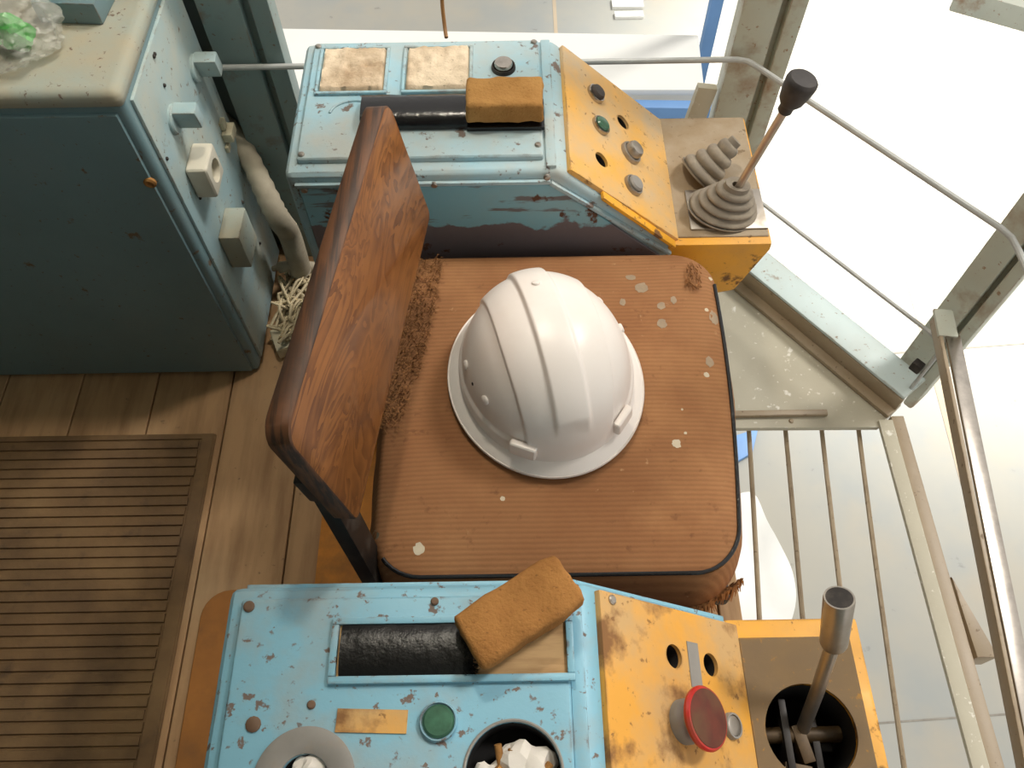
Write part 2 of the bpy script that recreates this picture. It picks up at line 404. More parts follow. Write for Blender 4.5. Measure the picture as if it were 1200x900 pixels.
# walls, ceiling
wl = mk('wall_left', G().box((-1.62, 1.2, -0.06), (0.40, 1.23, 0.17)).box((-1.62, 1.2, 0.17), (-0.47, 1.23, 2.1)).box((-0.47, 1.2, 1.95), (0.45, 1.23, 2.1)), WALLP, loc=(-0.6, 1.21, 0)); struct(wl)
wb = mk('wall_back', G().box((-1.65, -0.75, -0.06), (-1.62, 1.23, 2.1)), WALLP, loc=(-1.63, 0.2, 0)); struct(wb)
wr = mk('wall_right', G().box((-1.62, -0.75, -0.06), (0.72, -0.72, 0.75)).box((-1.62, -0.75, 0.75), (0.2, -0.72, 2.1)).box((0.2, -0.75, 1.95), (0.72, -0.72, 2.1)), WALLP, loc=(-0.4, -0.73, 0)); struct(wr)
ce = mk('ceiling', G().prism([(-1.65, -0.75), (0.78, -0.75), (0.78, 0.80), (0.44, 1.23), (-1.65, 1.23)], 'z', 2.1, 2.13), CEILP, loc=(-0.4, 0.2, 2.1)); struct(ce)

# cabin lamp on the ceiling above the far console
cl_ = thing('ceiling_lamp', 'round glass bulkhead lamp on the cabin ceiling above the far console', 'lamp', (-0.06, 1.10, 2.1))
mk('lamp_base', G().lathe([(0.075, 0), (0.075, -0.02), (0.06, -0.026), (0.0, -0.026)][::-1], (-0.06, 1.10, 2.0995), (0, 0, 1), 28), CEILP, cl_)
lm = Mat('lit_lamp_glass', srgb(255, 240, 215), 0.4); lm.b.inputs['Emission Color'].default_value = (1, 0.9, 0.76, 1); lm.b.inputs['Emission Strength'].default_value = LAMP; lm = lm.done()
mk('lamp_glass', G().lathe([(0.055, 0), (0.056, -0.02), (0.048, -0.045), (0.028, -0.06), (0, -0.064)][::-1], (-0.06, 1.10, 2.074), (0, 0, 1), 28), lm, cl_)

# posts: channels with two flanges and a light groove
def post(px, py, w, d, label, mat, ang=0.0, z0=-0.06, parts=None):
    t = thing('steel_post', label, 'post', (px, py, z0), 'uprights of the cabin frame')
    M3 = Matrix.Rotation(ang, 3, 'Z'); hh = 2.1 - z0; zc = (2.1 + z0) / 2
    C0 = Vector((px, py, zc))
    g = G().obox(C0 + M3 @ Vector((-w * 0.2, 0, 0)), (w * 0.6, d, hh), M3); mk('web', g, mat, t, bevel=0.006)
    g = G().obox(C0 + M3 @ Vector((w * 0.16, d * 0.18, 0)), (w * 0.14, d * 0.5, hh), M3); mk('groove', g, mat, t)
    g = G().obox(C0 + M3 @ Vector((w * 0.36, -d * 0.04, 0)), (w * 0.28, d * 0.9, hh), M3); mk('flange', g, mat, t, bevel=0.006)
    return t
post(-0.425, 1.185, 0.115, 0.045, 'grey-blue channel post between the cabinet and the far console', POST)
post(0.425, 1.19, 0.10, 0.06, 'rust-stained pale post rising behind the black-knobbed lever', POST2, R(-8))
post(0.800, 0.838, 0.075, 0.06, 'pale post at the right edge, at the front corner of the cabin', POST2, R(-50))

# base beams of the cabin
a0, a1 = Vector((0.40, 1.155, 0.028)), Vector((0.725, 0.745, 0.028))
d = (a1 - a0).normalized(); nrm = Vector((d.y, -d.x, 0)) * -1
cb = thing('frame_beam', 'pale blue diagonal steel beam from the lever box to the front corner', 'beam', (0.56, 0.95, 0))
off = Vector((0.036, 0.029, 0))
mk('top_flange', G().bar(a0 + off + Vector((0, 0, 0.024)), a1 + off + Vector((0, 0, 0.024)), 0.066, 0.008), BEAM, cb, bevel=0.003)
mk('inner_web', G().bar(a0 + off * 0.35 + Vector((0, 0, -0.006)), a1 + off * 0.35 + Vector((0, 0, -0.006)), 0.008, 0.05), SAND, cb, bevel=0.002)  # brown of web and bottom flange paints in the beam's shaded inner side
mk('bottom_flange', G().bar(a0 + off * 0.05 + Vector((0, 0, -0.022)), a1 + off * 0.05 + Vector((0, 0, -0.022)), 0.022, 0.01), SAND, cb, bevel=0.002)
fb = thing('frame_beam', 'sand-coloured steel beam running towards the viewer beside the floor bars', 'beam', (0.725, 0.1, 0))
mk('top_flange', G().box((0.700, -0.75, -0.004), (0.727, 0.735, 0.006)), PLATE, fb, bevel=0.002)
mk('web', G().box((0.727, -0.75, -0.05), (0.752, 0.745, 0.002)), SAND, fb, bevel=0.002)  # web browner than the lit flange: the side's shade is put into its colour
mk('bottom_flange', G().box((0.745, -0.75, -0.06), (0.772, 0.745, -0.048)), SAND, fb, bevel=0.002)

# guard bars under the front opening
for i, (xa, lab) in enumerate([(0.459, 'first floor guard bar, nearest the seat'), (0.534, 'second floor guard bar from the seat'), (0.608, 'third floor guard bar from the seat'), (0.680, 'fourth floor guard bar, nearest the sand-coloured beam')]):
    pts = [(xa + 0.11 * (y - 0.74) + 0.004 * math.sin(3 * y + i), y, -0.035) for y in [0.76 - 0.1 * k for k in range(15)]]
    tag(mk('guard_bar', G().tube(spline(pts, 3), 0.0046, 8), SAND, loc=(xa, 0.0, -0.04)), 'thin steel ' + lab, 'bar', 'bars over the floor opening')

# rods of the window guard
pts = [(-0.487, 1.152, 0.50), (0.38, 1.152, 0.50), (0.398, 1.147, 0.50), (0.412, 1.132, 0.5), (0.70, 0.782, 0.50), (0.712, 0.765, 0.498), (0.716, 0.74, 0.496), (0.716, -0.7, 0.49)]
tag(mk('guard_rail', G().tube(pts, 0.0048, 10), ROD, loc=(0.4, 1.14, 0.5)), 'thin grey guard rod bent along the window and past the black knob', 'rail')
lr = thing('guard_rail', 'lower thin grey rod slanting down above the pale blue beam', 'rail', (0.6, 0.97, 0.2))
mk('rod', G().tube([(0.482, 1.122, 0.2), (0.494, 1.107, 0.2), (0.734, 0.804, 0.2), (0.745, 0.79, 0.195), (0.752, 0.776, 0.18), (0.752, 0.775, 0.03)], 0.0038, 8), ROD, lr)
mk('clamp', G().obox((0.742, 0.787, 0.115), (0.02, 0.016, 0.022), Matrix.Rotation(R(-50), 3, 'Z')), BLACKM, lr, bevel=0.003)

# bright steel bar outside the front beam
sb = thing('steel_strip', 'long shiny steel strip standing on edge at the right', 'strip', (0.70, 0.5, 0.24))
q0, q1 = Vector((0.735, 0.815, 0.25)), Vector((0.636, -0.10, 0.25))
mk('flat_bar', G().bar(q0 + Vector((-0.012, -.01, -0.008)), q1 + Vector((-0.012, 0, -0.008)), 0.006, 0.024), SAND, sb, bevel=0.001)
mk('polished_face', G().bar(q0 + Vector((0.004, -0.05, 0.0)), q1 + Vector((0.004, 0, 0.0)), 0.026, 0.006, up=(0.12, 0.0, 1)), CHROME, sb, bevel=0.002)
mk('end_plate', G().bar(q0 + Vector((0.001, 0.0, 0.002)), q0 + Vector((-0.005, -0.055, 0.002)), 0.032, 0.007), POST2, sb, bevel=0.002)
br = tag(mk('corner_bracket', G().prism([(0.772, 0.44), (0.812, 0.30), (0.776, 0.30)], 'z', -0.09, -0.03), SAND, loc=(0.78, 0.35, -0.09), bevel=0.002), 'small brown triangular bracket beside the sand-coloured beam', 'bracket')

# ------------------------------------------------------------------ the hall below
HZ = -6.0
hf = mk('hall_floor', G().box((-12, -10, HZ - 0.2), (26, 30, HZ)), CONC, loc=(3, 5, HZ), smooth=False); struct(hf, 'pale concrete floor of the hall far below')
for x0, y0, x1, y1, w in [(3.9, -8, 4.6, 9, 0.09), (5.4, -8, 5.9, 12, 0.08), (0.68, 8, 0.70, 16, 0.05)]:
    mk('painted_line', G().bar((x0, y0, HZ + 0.002), (x1, y1, HZ + 0.002), w, 0.004), LINEM, hf, smooth=False)
for x0, y0, x1, y1, w in [(2.9, 1.02, 6.5, 1.2, 0.015), (3.0, 4.6, 7.5, 4.9, 0.02), (-8, 0.2, 12, 0.5, 0.02)]:
    mk('joint', G().bar((x0, y0, HZ + 0.002), (x1, y1, HZ + 0.002), w, 0.004), DLINE, hf, smooth=False)
def sheet():
    g = G(); n = 28; P = [az(x, y, HZ) for x, y in [(850, 585), (880, 580), (900, 620), (922, 660), (931, 695), (926, 730), (918, 752), (880, 780), (830, 770), (800, 680)]]
    c = sum(P, Vector()) / len(P); ring = spline(P + [P[0]], 5)[:-1]; m = len(ring); vs_ = []; fs = []
    for k, s_ in enumerate((1.0, 0.97, 0.7, 0.4, 0.15)):
        for p in ring:
            q = c + (p - c) * s_; z = 0.004 if k == 0 else 0.09 + 0.10 * noise.noise(Vector((q.x * 3, q.y * 3, 1)))
            vs_.append(Vector((q.x, q.y, HZ + max(z, 0.004))))
    for k in range(4):
        for i in range(m): fs.append((k * m + i, k * m + (i + 1) % m, (k + 1) * m + (i + 1) % m, (k + 1) * m + i))
    fs.append([4 * m + i for i in range(m)])
    return g.add(vs_, fs), c
g, c = sheet(); tag(mk('plastic_sheet', g, WHITEB, loc=(c.x, c.y, HZ)), 'white rounded sheet on the hall floor seen through the floor bars', 'sheet')
p = az(874, 510, HZ); tag(mk('blue_tarpaulin', G().prism([(p.x - 0.4, p.y - .12), (p.x + 0.12, p.y + 0.05), (p.x + 0.02, p.y - 0.22), (p.x - .3, p.y - .4)], 'z', HZ, HZ + 0.06), STEELBLUE, loc=(p.x, p.y, HZ), bevel=0.01), 'small blue scrap on the hall floor beside the seat edge', 'tarpaulin')
# white girder and blue steel frame outside the far window
wg = thing('girder', 'white girder running past outside behind the far console', 'girder', (-0.2, 3.05, -1.4))
mk('top_flange', G().prism([(-3.2, 3.42), (-3.2, 2.95), (0.84, 2.86), (0.86, 3.22)], 'z', -1.03, -1.0), WHITEB, wg, bevel=0.005)
mk('web', G().prism([(-3.2, 3.2), (-3.2, 3.16), (0.84, 3.02), (0.84, 3.06)], 'z', -1.4, -1.03), WHITEB, wg)
bf = thing('blue_gantry', 'blue steel gantry below the white girder outside', 'gantry', (0.9, 3.0, -6))
mk('column', G().box((0.90, 3.27, HZ), (0.955, 3.32, 0.2)), STEELBLUE, bf, bevel=0.005)
mk('cross_rail', G().bar((-1.0, 2.88, -1.06), (0.95, 2.80, -1.06), 0.05, 0.06), STEELBLUE, bf, bevel=0.005)
mk('leg', G().box((0.86, 2.78, HZ), (0.93, 2.85, -1.09)), STEELBLUE, bf, bevel=0.005)
mk('leg', G().box((0.70, 2.78, HZ), (0.75, 2.83, -1.09)), GREYP, bf, bevel=0.005)
lug = thing('timber_offcut', 'pale beige timber leaning behind the far lever box', 'timber', (0.34, 1.16, 0.17))
mk('board', G().bar((0.318, 1.172, 0.17), (0.352, 1.185, 0.42), 0.035, 0.015, up=(0, 1, 0)), PLATE, lug, bevel=0.002)
p = az(735, 6, HZ); tag(mk('floor_marker', G().box((p.x - 0.22, p.y - .1, HZ), (p.x + 0.22, p.y + 0.1, HZ + 0.05)).box((p.x - 0.2, p.y - .32, HZ), (p.x + 0.2, p.y - 0.2, HZ + 0.05)), WHITEB, loc=(p.x, p.y, HZ), bevel=.005), 'small white box on the hall floor at the top edge', 'box')
# blue-grey crane beam crossing the top right corner
cbm = tag(mk('crane_beam', G().bar(az(1122, -12, -0.75), az(1310, 40, -0.75), 0.16, 0.1), POST2, loc=(2.2, 3.0, -0.8), bevel=0.01), 'grey-blue crane beam crossing the top right corner', 'beam')
tag(mk('hanging_cable', G().tube(spline([ay(523, 44, 1.30), ay(521, 30, 1.32), ay(518, 0, 1.34), ay(516, -60, 1.36)], 5), 0.0035, 8), BROWNC, loc=ay(520, 20, 1.3)), 'thin brown cable standing up behind the far console', 'cable')

# ================================================================== CHAIR
CX, CY = 0.055, 0.52
ch = thing('operator_chair', 'brown cloth operator chair with a tilted varnished plywood backrest', 'chair', (CX, CY, 0))
sx0, sx1, sy0, sy1 = -0.185, 0.306, 0.276, 0.786
def rring(ins, n=10, rr=0.075, bulge=0.012):
    x0, x1, y0, y1 = sx0 + ins, sx1 - ins, sy0 + ins, sy1 - ins; r = max(rr - ins, 0.012); out = []
    for cx_, cy_, a0_ in [(x1 - r, y1 - r, 0), (x0 + r, y1 - r, 90), (x0 + r, y0 + r, 180), (x1 - r, y0 + r, 270)]:
        for k in range(n + 1):
            a = R(a0_ + 90 * k / n); out.append([cx_ + r * math.cos(a), cy_ + r * math.sin(a)])
    # densify straight sides
    res = []
    for i in range(len(out)):
        p, q = Vector(out[i]), Vector(out[(i + 1) % len(out)]); L = (q - p).length
        m = 12 if i % (n + 1) == n else 1
        for k in range(m): res.append(p + (q - p) * k / m)
    fin = []
    for p in res:   # right edge narrows a little towards the viewer
        t = (p.y - sy0) / (sy1 - sy0); s = 0.030 * (1 - t) ** 2 * max(0, (p.x - 0.05) / 0.25)
        b = bulge * math.sin(math.pi * min(max(t, 0), 1)) * max(0, (p.x - 0.05) / 0.25)
        fin.append(Vector((p.x - s + b * 0.5, p.y)))
    return fin
def cushion():
    g = G(); rings = [(0.010, 0.375), (0.001, 0.383), (0.0, 0.40), (0.006, 0.43), (0.013, 0.455), (0.018, 0.468), (0.024, 0.4715), (0.034, 0.475), (0.06, 0.479), (0.11, 0.482), (0.16, 0.483), (0.2, 0.483)]
    vs_ = []; fs = []
    for ins, z in rings:
        for p in rring(ins):
            zz = z + (0.003 * noise.noise(Vector((p.x * 9, p.y * 9, z * 4))) if ins > 0.03 else 0)
            q = 0.004 * noise.noise(Vector((p.x * 14, p.y * 14, z * 20))) if ins <= 0.014 else 0
            vs_.append((p.x + q, p.y + q, zz))
    m = len(rring(0))
    for i in range(len(rings) - 1):
        for k in range(m): fs.append((i * m + k, i * m + (k + 1) % m, (i + 1) * m + (k + 1) % m, (i + 1) * m + k))
    fs.append([(len(rings) - 1) * m + k for k in range(m)]); fs.append(list(range(m))[::-1])
    return g.add(vs_, fs)
cu = mk('cushion', cushion(), FABRIC, ch, ang=60)
pr = [Vector((p.x, p.y, 0.4705)) for p in rring(0.0195)]
i0 = min(range(len(pr)), key=lambda i: (pr[i] - Vector((0.29, 0.70, 0.47))).length)
i1 = min(range(len(pr)), key=lambda i: (pr[i] - Vector((-0.165, 0.32, 0.47))).length)
path = []; k = i0
while k != i1: path.append(pr[k]); k = (k - 1) % len(pr)
mk('piping', G().tube(path, 0.0026, 8), BLACKTAPE, cu)
from mathutils.bvhtree import BVHTree
_bm = bmesh.new(); _bm.from_mesh(cu.data); _bm.transform(Matrix.Translation(base_of(ch))); CUB = BVHTree.FromBMesh(_bm); _bm.free()
def ctop(x, y):
    h = CUB.ray_cast(Vector((x, y, 0.6)), Vector((0, 0, -1)))
    return h[0].z if h[0] else 0.47
def blot(px, py, r, sx_=1.0, mat=PATCHW, seed=0):
    c = az(px, py, 0.484); g = G(); n = 18; vs_ = []
    for k in range(n):
        a = 2 * math.pi * k / n; rr = r * (1 + 0.35 * noise.noise(Vector((math.cos(a) * 2, math.sin(a) * 2, px * 0.37)))); xx, yy = c.x + rr * sx_ * math.cos(a), c.y + rr * math.sin(a); vs_.append((xx, yy, ctop(xx, yy) + 0.0004))
    vs_ += [(v[0], v[1], v[2] - 0.002) for v in vs_]
    g.add(vs_, [list(range(n)), list(range(2 * n - 1, n - 1, -1))] + [(i, i + n, (i + 1) % n + n, (i + 1) % n) for i in range(n)])
    mk('paint_spot', g, mat, cu)
for a in [(793, 519, .0062), (490, 641, .0065), (435, 622, .0065, 1.2), (589, 584, .003), (829, 360, .003), (829, 436, .004), (713, 527, .002), (804, 506, .002), (800, 478, .0015), (835, 320, .003)]: blot(*a)
for a in [(752, 335, .009, 1), (776, 378, .008, .8), (775, 357, .006, 1), (790, 350, .006, .7), (833, 421, .008, .7), (730, 352, .006, .7), (838, 368, .011, .6), (740, 322, .005, 1.4)]: blot(*a, mat=PATCHG)
# backrest board
bA, bB, bC, bD = az(450, 126, 0.80), az(333, 522, 0.80), az(420, 605, 0.62), az(508, 240, 0.62)
eY = ((bA - bB) + (bD - bC)).normalized(); cB = (bA + bB + bC + bD) / 4
eZ = ((bA + bB) - (bC + bD)).normalized(); eZ = (eZ - eY * eZ.dot(eY)).normalized(); eX = eY.cross(eZ)
BW = ((bA - bB).length + (bD - bC).length) / 2; BH = ((bA + bB) / 2 - (bC + bD) / 2).length; TH = 0.024
def board():
    g = G(); r = 0.022; o = []
    for sx_, sz_, a0_ in [(1, 1, 0), (-1, 1, 90), (-1, -1, 180), (1, -1, 270)]:
        for k in range(7):
            a = R(a0_ + 15 * k); rr = r if sz_ > 0 else 0.01; o.append((sx_ * (BW / 2 - rr) + rr * math.cos(a), sz_ * (BH / 2 - rr) + rr * math.sin(a)))
    n = len(o)
    P = lambda u, w, t: cB + eY * u + eZ * w + eX * t
    e = 0.0015
    sh = lambda q: (q[0] * (1 - e / BW * 2), q[1] * (1 - e / BH * 2))
    vs_ = [P(*sh(q), 0) for q in o] + [P(*q, -e) for q in o] + [P(*q, -TH + e) for q in o] + [P(*sh(q), -TH) for q in o]
    g.add(vs_, [list(range(n))]); g.f.append([3 * n + i for i in range(n)][::-1]); g.mi.append(0)
    g.cur = 1
    for L in range(3):
        for i in range(n): g.f.append([L * n + i, L * n + (i + 1) % n, (L + 1) * n + (i + 1) % n, (L + 1) * n + i]); g.mi.append(1)
    return g
mk('backrest', board(), [WOOD, PLYEDGE], ch, ang=50)
for yy in (-0.5, 0.5):
    top = cB + eY * (yy * (BW - 0.07)) - eZ * (BH * 0.28) - eX * (TH + 0.012); bot = Vector((-0.165, top.y - 0.04 if yy < 0 else top.y + .02, 0.385))
    mk('bracket', G().bar(top, bot, 0.034, 0.02, up=eX), BLACKM, ch, bevel=0.002)
    mk('bracket_plate', G().obox(top + eZ * 0.005, (0.02, 0.05, 0.045), Matrix((eX, eY, eZ)).transposed()), BLACKM, ch, bevel=0.002)
mk('seat_pan', G().box((-0.165, 0.29, 0.35), (0.27, 0.76, 0.378)), BLACKM, ch, bevel=0.004)
mk('column', G().cyl((0.05, 0.52, 0.02), (0.05, 0.52, 0.35), 0.05, 0.045, 24), BLACKM, ch)
mk('base_plate', G().box((-0.345, 0.31, 0.0), (0.24, 0.74, 0.014)), ORANGEC, ch, bevel=0.003)
# torn rear edge: a ragged fringe of fibres
g = G()
for k in range(1500):
    t = rnd.random(); p = az(513, 306, 0.482).lerp(az(462, 500, 0.482), t)
    w = 0.020 * (0.5 + 0.5 * math.sin(math.pi * min(1, t * 1.05))) ; p = p + Vector((rnd.uniform(-0.04, w * 0.6), rnd.uniform(-0.008, 0.008), rnd.uniform(-0.006, 0.001)))
    dd = Vector((rnd.uniform(0.2, 1.0), rnd.uniform(-0.8, 0.5), rnd.uniform(0.1, 1.0))).normalized() * rnd.uniform(0.006, 0.017)
    s_ = Vector((-dd.y, dd.x, 0)).normalized() * 0.0006 if abs(dd.x) + abs(dd.y) > 1e-4 else Vector((0.0006, 0, 0))
    m_ = p + dd * 0.6 + Vector((0, 0, 0.002)); e_ = p + dd + Vector((0, 0, -0.002))
    g.add([p - s_, p + s_, m_ + s_ * .7, m_ - s_ * .7, e_], [(0, 1, 2, 3), (3, 2, 4)])
fr = mk('torn_fringe', g, FIBRE, ch, smooth=False); fr['kind'] = 'stuff'
g = G()
for k in range(70):
    p = az(rnd.uniform(803, 820), rnd.uniform(306, 334), 0.4825); dd = Vector((rnd.uniform(-.4, .4), -1, rnd.uniform(0, .5))).normalized() * rnd.uniform(.006, .016); s_ = Vector((.0006, 0, 0))
    g.add([p - s_, p + s_, p + dd + s_ * .4 + Vector((0, 0, .002)), p + dd - s_ * .4], [(0, 1, 2, 3)])
for k in range(260):
    a = az(rnd.uniform(845, 876), 690, 0.40); p = Vector((rnd.uniform(0.19, 0.285), 0, 0.40)); p.y = 0.272 + max(0, (p.x - 0.225)) * 0.6 + rnd.uniform(0, .006)
    dd = Vector((rnd.uniform(-.5, .6), rnd.uniform(-1, .1), -1)).normalized() * rnd.uniform(.006, .024); s_ = Vector((.0016, 0.0005, 0))
    g.add([p - s_, p + s_, p + dd + s_ * .3, p + dd - s_ * .3], [(0, 1, 2, 3)])
f2 = mk('frayed_threads', g, FIBRE, ch, smooth=False); f2['kind'] = 'stuff'

# ================================================================== HELMET
HX, HY, HZ0 = 0.043, 0.550, 0.4865
HA = R(14)
def helmet():
    M3 = Matrix.Rotation(HA, 3, 'Z'); o = Vector((HX, HY, HZ0)); a, b, h = 0.110, 0.126, 0.142
    def sst(e0, e1, x): t = min(max((x - e0) / (e1 - e0), 0), 1); return t * t * (3 - 2 * t)
    def surf(th, ph, extra=0.0):
        c_, s_ = math.cos(ph), math.sin(ph)
        rr = c_ ** 0.86; zz = s_ ** 0.92 if s_ > 0 else 0
        x, y, z = a * rr * math.cos(th), b * rr * math.sin(th), 0.014 + (h - 0.014) * zz
        n = Vector((x / a ** 2, y / b ** 2, (z - 0.014) / h ** 2 + 1e-4)).normalized()
        u = abs(x) / a; v = y / b
        off_ = 0.0045 * (1 - sst(0.16, 0.215, u)) * sst(0.05, 0.16, zz) * (1 - sst(0.85, 0.94, -v))      # centre ridge
        lobe = sst(0.55, 0.585, u + 0.10 * max(0, -v) ** 2) * sst(0.16, 0.24, zz + 0.0 * v)
        off_ -= 0.0035 * lobe * (1 - sst(0.86, 0.93, abs(v)))
        return o + M3 @ (Vector((x, y, z)) + n * (off_ + extra)), M3 @ n
    nt, npz = 280, 110; vs_ = []; fs = []
    for j in range(npz):
        ph = (math.pi / 2) * (j / npz)
        for i in range(nt): vs_.append(surf(2 * math.pi * i / nt, ph)[0])
    vs_.append(surf(0, math.pi / 2)[0])
    for j in range(npz - 1):
        for i in range(nt): fs.append((j * nt + i, j * nt + (i + 1) % nt, (j + 1) * nt + (i + 1) % nt, (j + 1) * nt + i))
    for i in range(nt): fs.append(((npz - 1) * nt + i, (npz - 1) * nt + (i + 1) % nt, npz * nt))
    t = thing('hard_hat', 'white plastic hard hat with a raised centre ridge lying on the brown seat', 'helmet', (HX, HY, HZ0 - 0.004))
    sh = mk('shell', G().add(vs_, fs), HELM, t, ang=80)
    # brim
    prof = [(-0.004, 0.018), (0.003, 0.0145), (0.010, 0.010), (0.0135, 0.0065), (0.0150, 0.0075), (0.0158, 0.0055), (0.0150, 0.0025), (0.010, 0.004), (-0.004, 0.008)]
    vs_ = []; fs = []; nt = 140; m = len(prof)
    for i in range(nt):
        th = 2 * math.pi * i / nt; fr_ = max(0, -math.sin(th)); k_ = 1 + 0.12 * fr_ ** 2
        for e, z in prof:
            n = Vector((math.cos(th) / a, math.sin(th) / b, 0)).normalized()
            q = Vector((a * math.cos(th), b * math.sin(th), 0)) + n * (e * k_ if e > 0 else e)
            vs_.append(o + M3 @ Vector((q.x, q.y, z - 0.004 * 0)))
    for i in range(nt):
        for k in range(m): fs.append((i * m + k, i * m + (k + 1) % m, ((i + 1) % nt) * m + (k + 1) % m, ((i + 1) % nt) * m + k))
    mk('brim', G().add(vs_, fs), HELM, t, ang=60)
    for th in (R(-122), R(-52)):
        P, n = surf(th, R(7)); tdir = Vector((0, 0, 1)).cross(n).normalized(); u = n.cross(tdir)
        s = mk('accessory_slot', G().obox(P + n * 0.002 + u * 0.004, (0.034, 0.022, 0.010), Matrix((tdir, u, n)).transposed()), HELM, t, bevel=0.004, seg=3)
    P, n = surf(R(90), R(70)); mk('rivet', G().lathe([(0.0055, 0), (0.005, 0.002), (0.003, 0.003), (0, 0.003)], P - n * 0.0005, n, 16), HELM, t)
    for th, ph in [(R(176), R(22)), (R(205), R(24)), (R(4), R(24)), (R(30), R(22))]:
        P, n = surf(th, ph); mk('stud', G().lathe([(0.0062, -0.002), (0.0062, 0.002), (0.0045, 0.0032), (0, 0.0034)], P, n, 16), HELM, t)
    for th, ph in [(R(190), R(22)), (R(18), R(26))]:
        P, n = surf(th, ph); mk('vent_hole', G().lathe([(0.0022, -0.003), (0.0022, 0.0005), (0, 0.0006)], P, n, 10), DARK, t)
helmet()

# ================================================================== CONSOLES
SX0, SZ0, SX1, SZ1 = 0.068, 0.605, 0.247, 0.449
sd = Vector((SX1 - SX0, 0, SZ1 - SZ0)).normalized(); sn = Vector((-sd.z, 0, sd.x)); SL = math.hypot(SX1 - SX0, SZ1 - SZ0)
SP = lambda x, y, h=0.0: apl(x, y, Vector((SX0, 0, SZ0)) + sn * h, sn)
def console(y0, y1, x0, lab, mats, lid, boxmat, boxtop):
    t = thing('control_console', lab, 'console', ((x0 + 0.25) / 2, (y0 + y1) / 2, 0), 'crane control consoles')
    body = mk('body', G().prism([(x0, 0), (x0, SZ0), (SX0, SZ0), (SX1, SZ1), (SX1, 0)], 'y', y0, y1), mats[0], t, bevel=0.012, seg=3)
    box = mk('lever_box', G().prism([(0.236, 0.451), (0.392, 0.451), (0.392, 0.436), (0.360, 0.336), (0.236, 0.30)], 'y', y0 - 0.002, y1 + 0.0), boxmat, t, bevel=0.006)
    ld = mk('lid', G().box(lid[0] + (SZ0 - 0.004,), lid[1] + (SZ0 + 0.009,)), mats[0], t, bevel=0.005, seg=3)
    ctr = Vector((SX0, (y0 + y1) / 2, SZ0)) + sd * (SL / 2 + 0.008) + sn * 0.002
    sp = mk('slope_panel', G().obox(ctr, (SL - 0.012, y1 - y0 - 0.014, 0.010), Matrix((sd, Vector((0, 1, 0)), sn)).transposed()), mats[1], t, bevel=0.003)
    mk('edge_strip', G().box((SX0 - 0.018, y0 + 0.006, SZ0 - 0.002), (SX0 - 0.004, y1 - 0.006, SZ0 + 0.004)), mats[0], t, bevel=0.002)
    for fy, s in ((y0, -1), (y1, 1)):
        poly = [(x0 + 0.016, 0.02), (x0 + 0.016, SZ0 - 0.022), (SX0 - 0.01, SZ0 - 0.022), (SX1 - 0.02, SZ1 - 0.02), (SX1 - 0.02, 0.02)]
        mk('side_panel', G().prism(poly, 'y', fy, fy + s * 0.004), FRONTP, t, bevel=0.0015, seg=1)
        # bright worn trim along the sloping edge and the upper edge
        mk('edge_trim', G().bar((SX0 - 0.012, fy + s * 0.003, SZ0 - 0.018), (SX1 - 0.006, fy + s * 0.003, SZ1 - 0.014), 0.006, 0.008, up=(0, s, 0)).bar((x0 + 0.012, fy + s * 0.003, SZ0 - 0.017), (SX0 - 0.012, fy + s * 0.003, SZ0 - 0.017), 0.006, 0.006, up=(0, s, 0)), mats[0], t, bevel=0.0015)
        if s < 0: mk('lower_trim', G().bar((SX0 + 0.06, fy + s * 0.001, SZ0 - 0.0465), (SX1 - 0.002, fy + s * 0.001, SZ1 + 0.002), 0.006, 0.014, up=(0, s, 0)), YEL_SIDE, t, bevel=0.002)
    pr_ = ((0.245, y0 + 0.012), (0.388, y1 - 0.004)) if y0 > 0.5 else ((0.252, y0 + 0.012), (0.378, y1 - 0.022))
    mk('box_plate', G().box(pr_[0] + (0.449,), pr_[1] + (0.4535,)), boxtop, t, bevel=0.001, seg=1)
    return t, body, box, ld, sp
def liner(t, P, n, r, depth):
    n = Vector(n); mk('hole_shade_cup', G().lathe([(r * 0.99, -0.0005), (r * 0.99, -depth), (0, -depth)][::-1], Vector(P), n, 24, caps=False), DARK, t)  # near-black cup: the darkness inside the hole is put into its colour
def cylcut(P, n, r, d0, d1, seg=28):
    n = Vector(n); return G().lathe([(r, -d0), (r, d1)], Vector(P), n, seg)
def screw(parent, P, n, r=0.005, mat=DULLSTEEL):
    s = mk('screw', G().lathe([(r, -0.001), (r, 0.0015), (r * 0.7, 0.0028), (0, 0.003)], P, n, 12), mat, parent)
def button(parent, P, n, ring_r, cap_r, h, ring_mat, cap_mat, dome=0.3):
    n = Vector(n)
    b = mk('push_button', G().lathe([(ring_r, -0.002), (ring_r, 0.003), (ring_r * 0.94, 0.006), (cap_r * 1.08, 0.006), (cap_r * 1.08, 0.003)], P, n, 28), ring_mat, parent)
    mk('cap', G().lathe([(cap_r, 0), (cap_r, h * (1 - dome)), (cap_r * 0.85, h * 0.93), (cap_r * 0.5, h), (0, h)], P, n, 28), cap_mat, b)
    return b

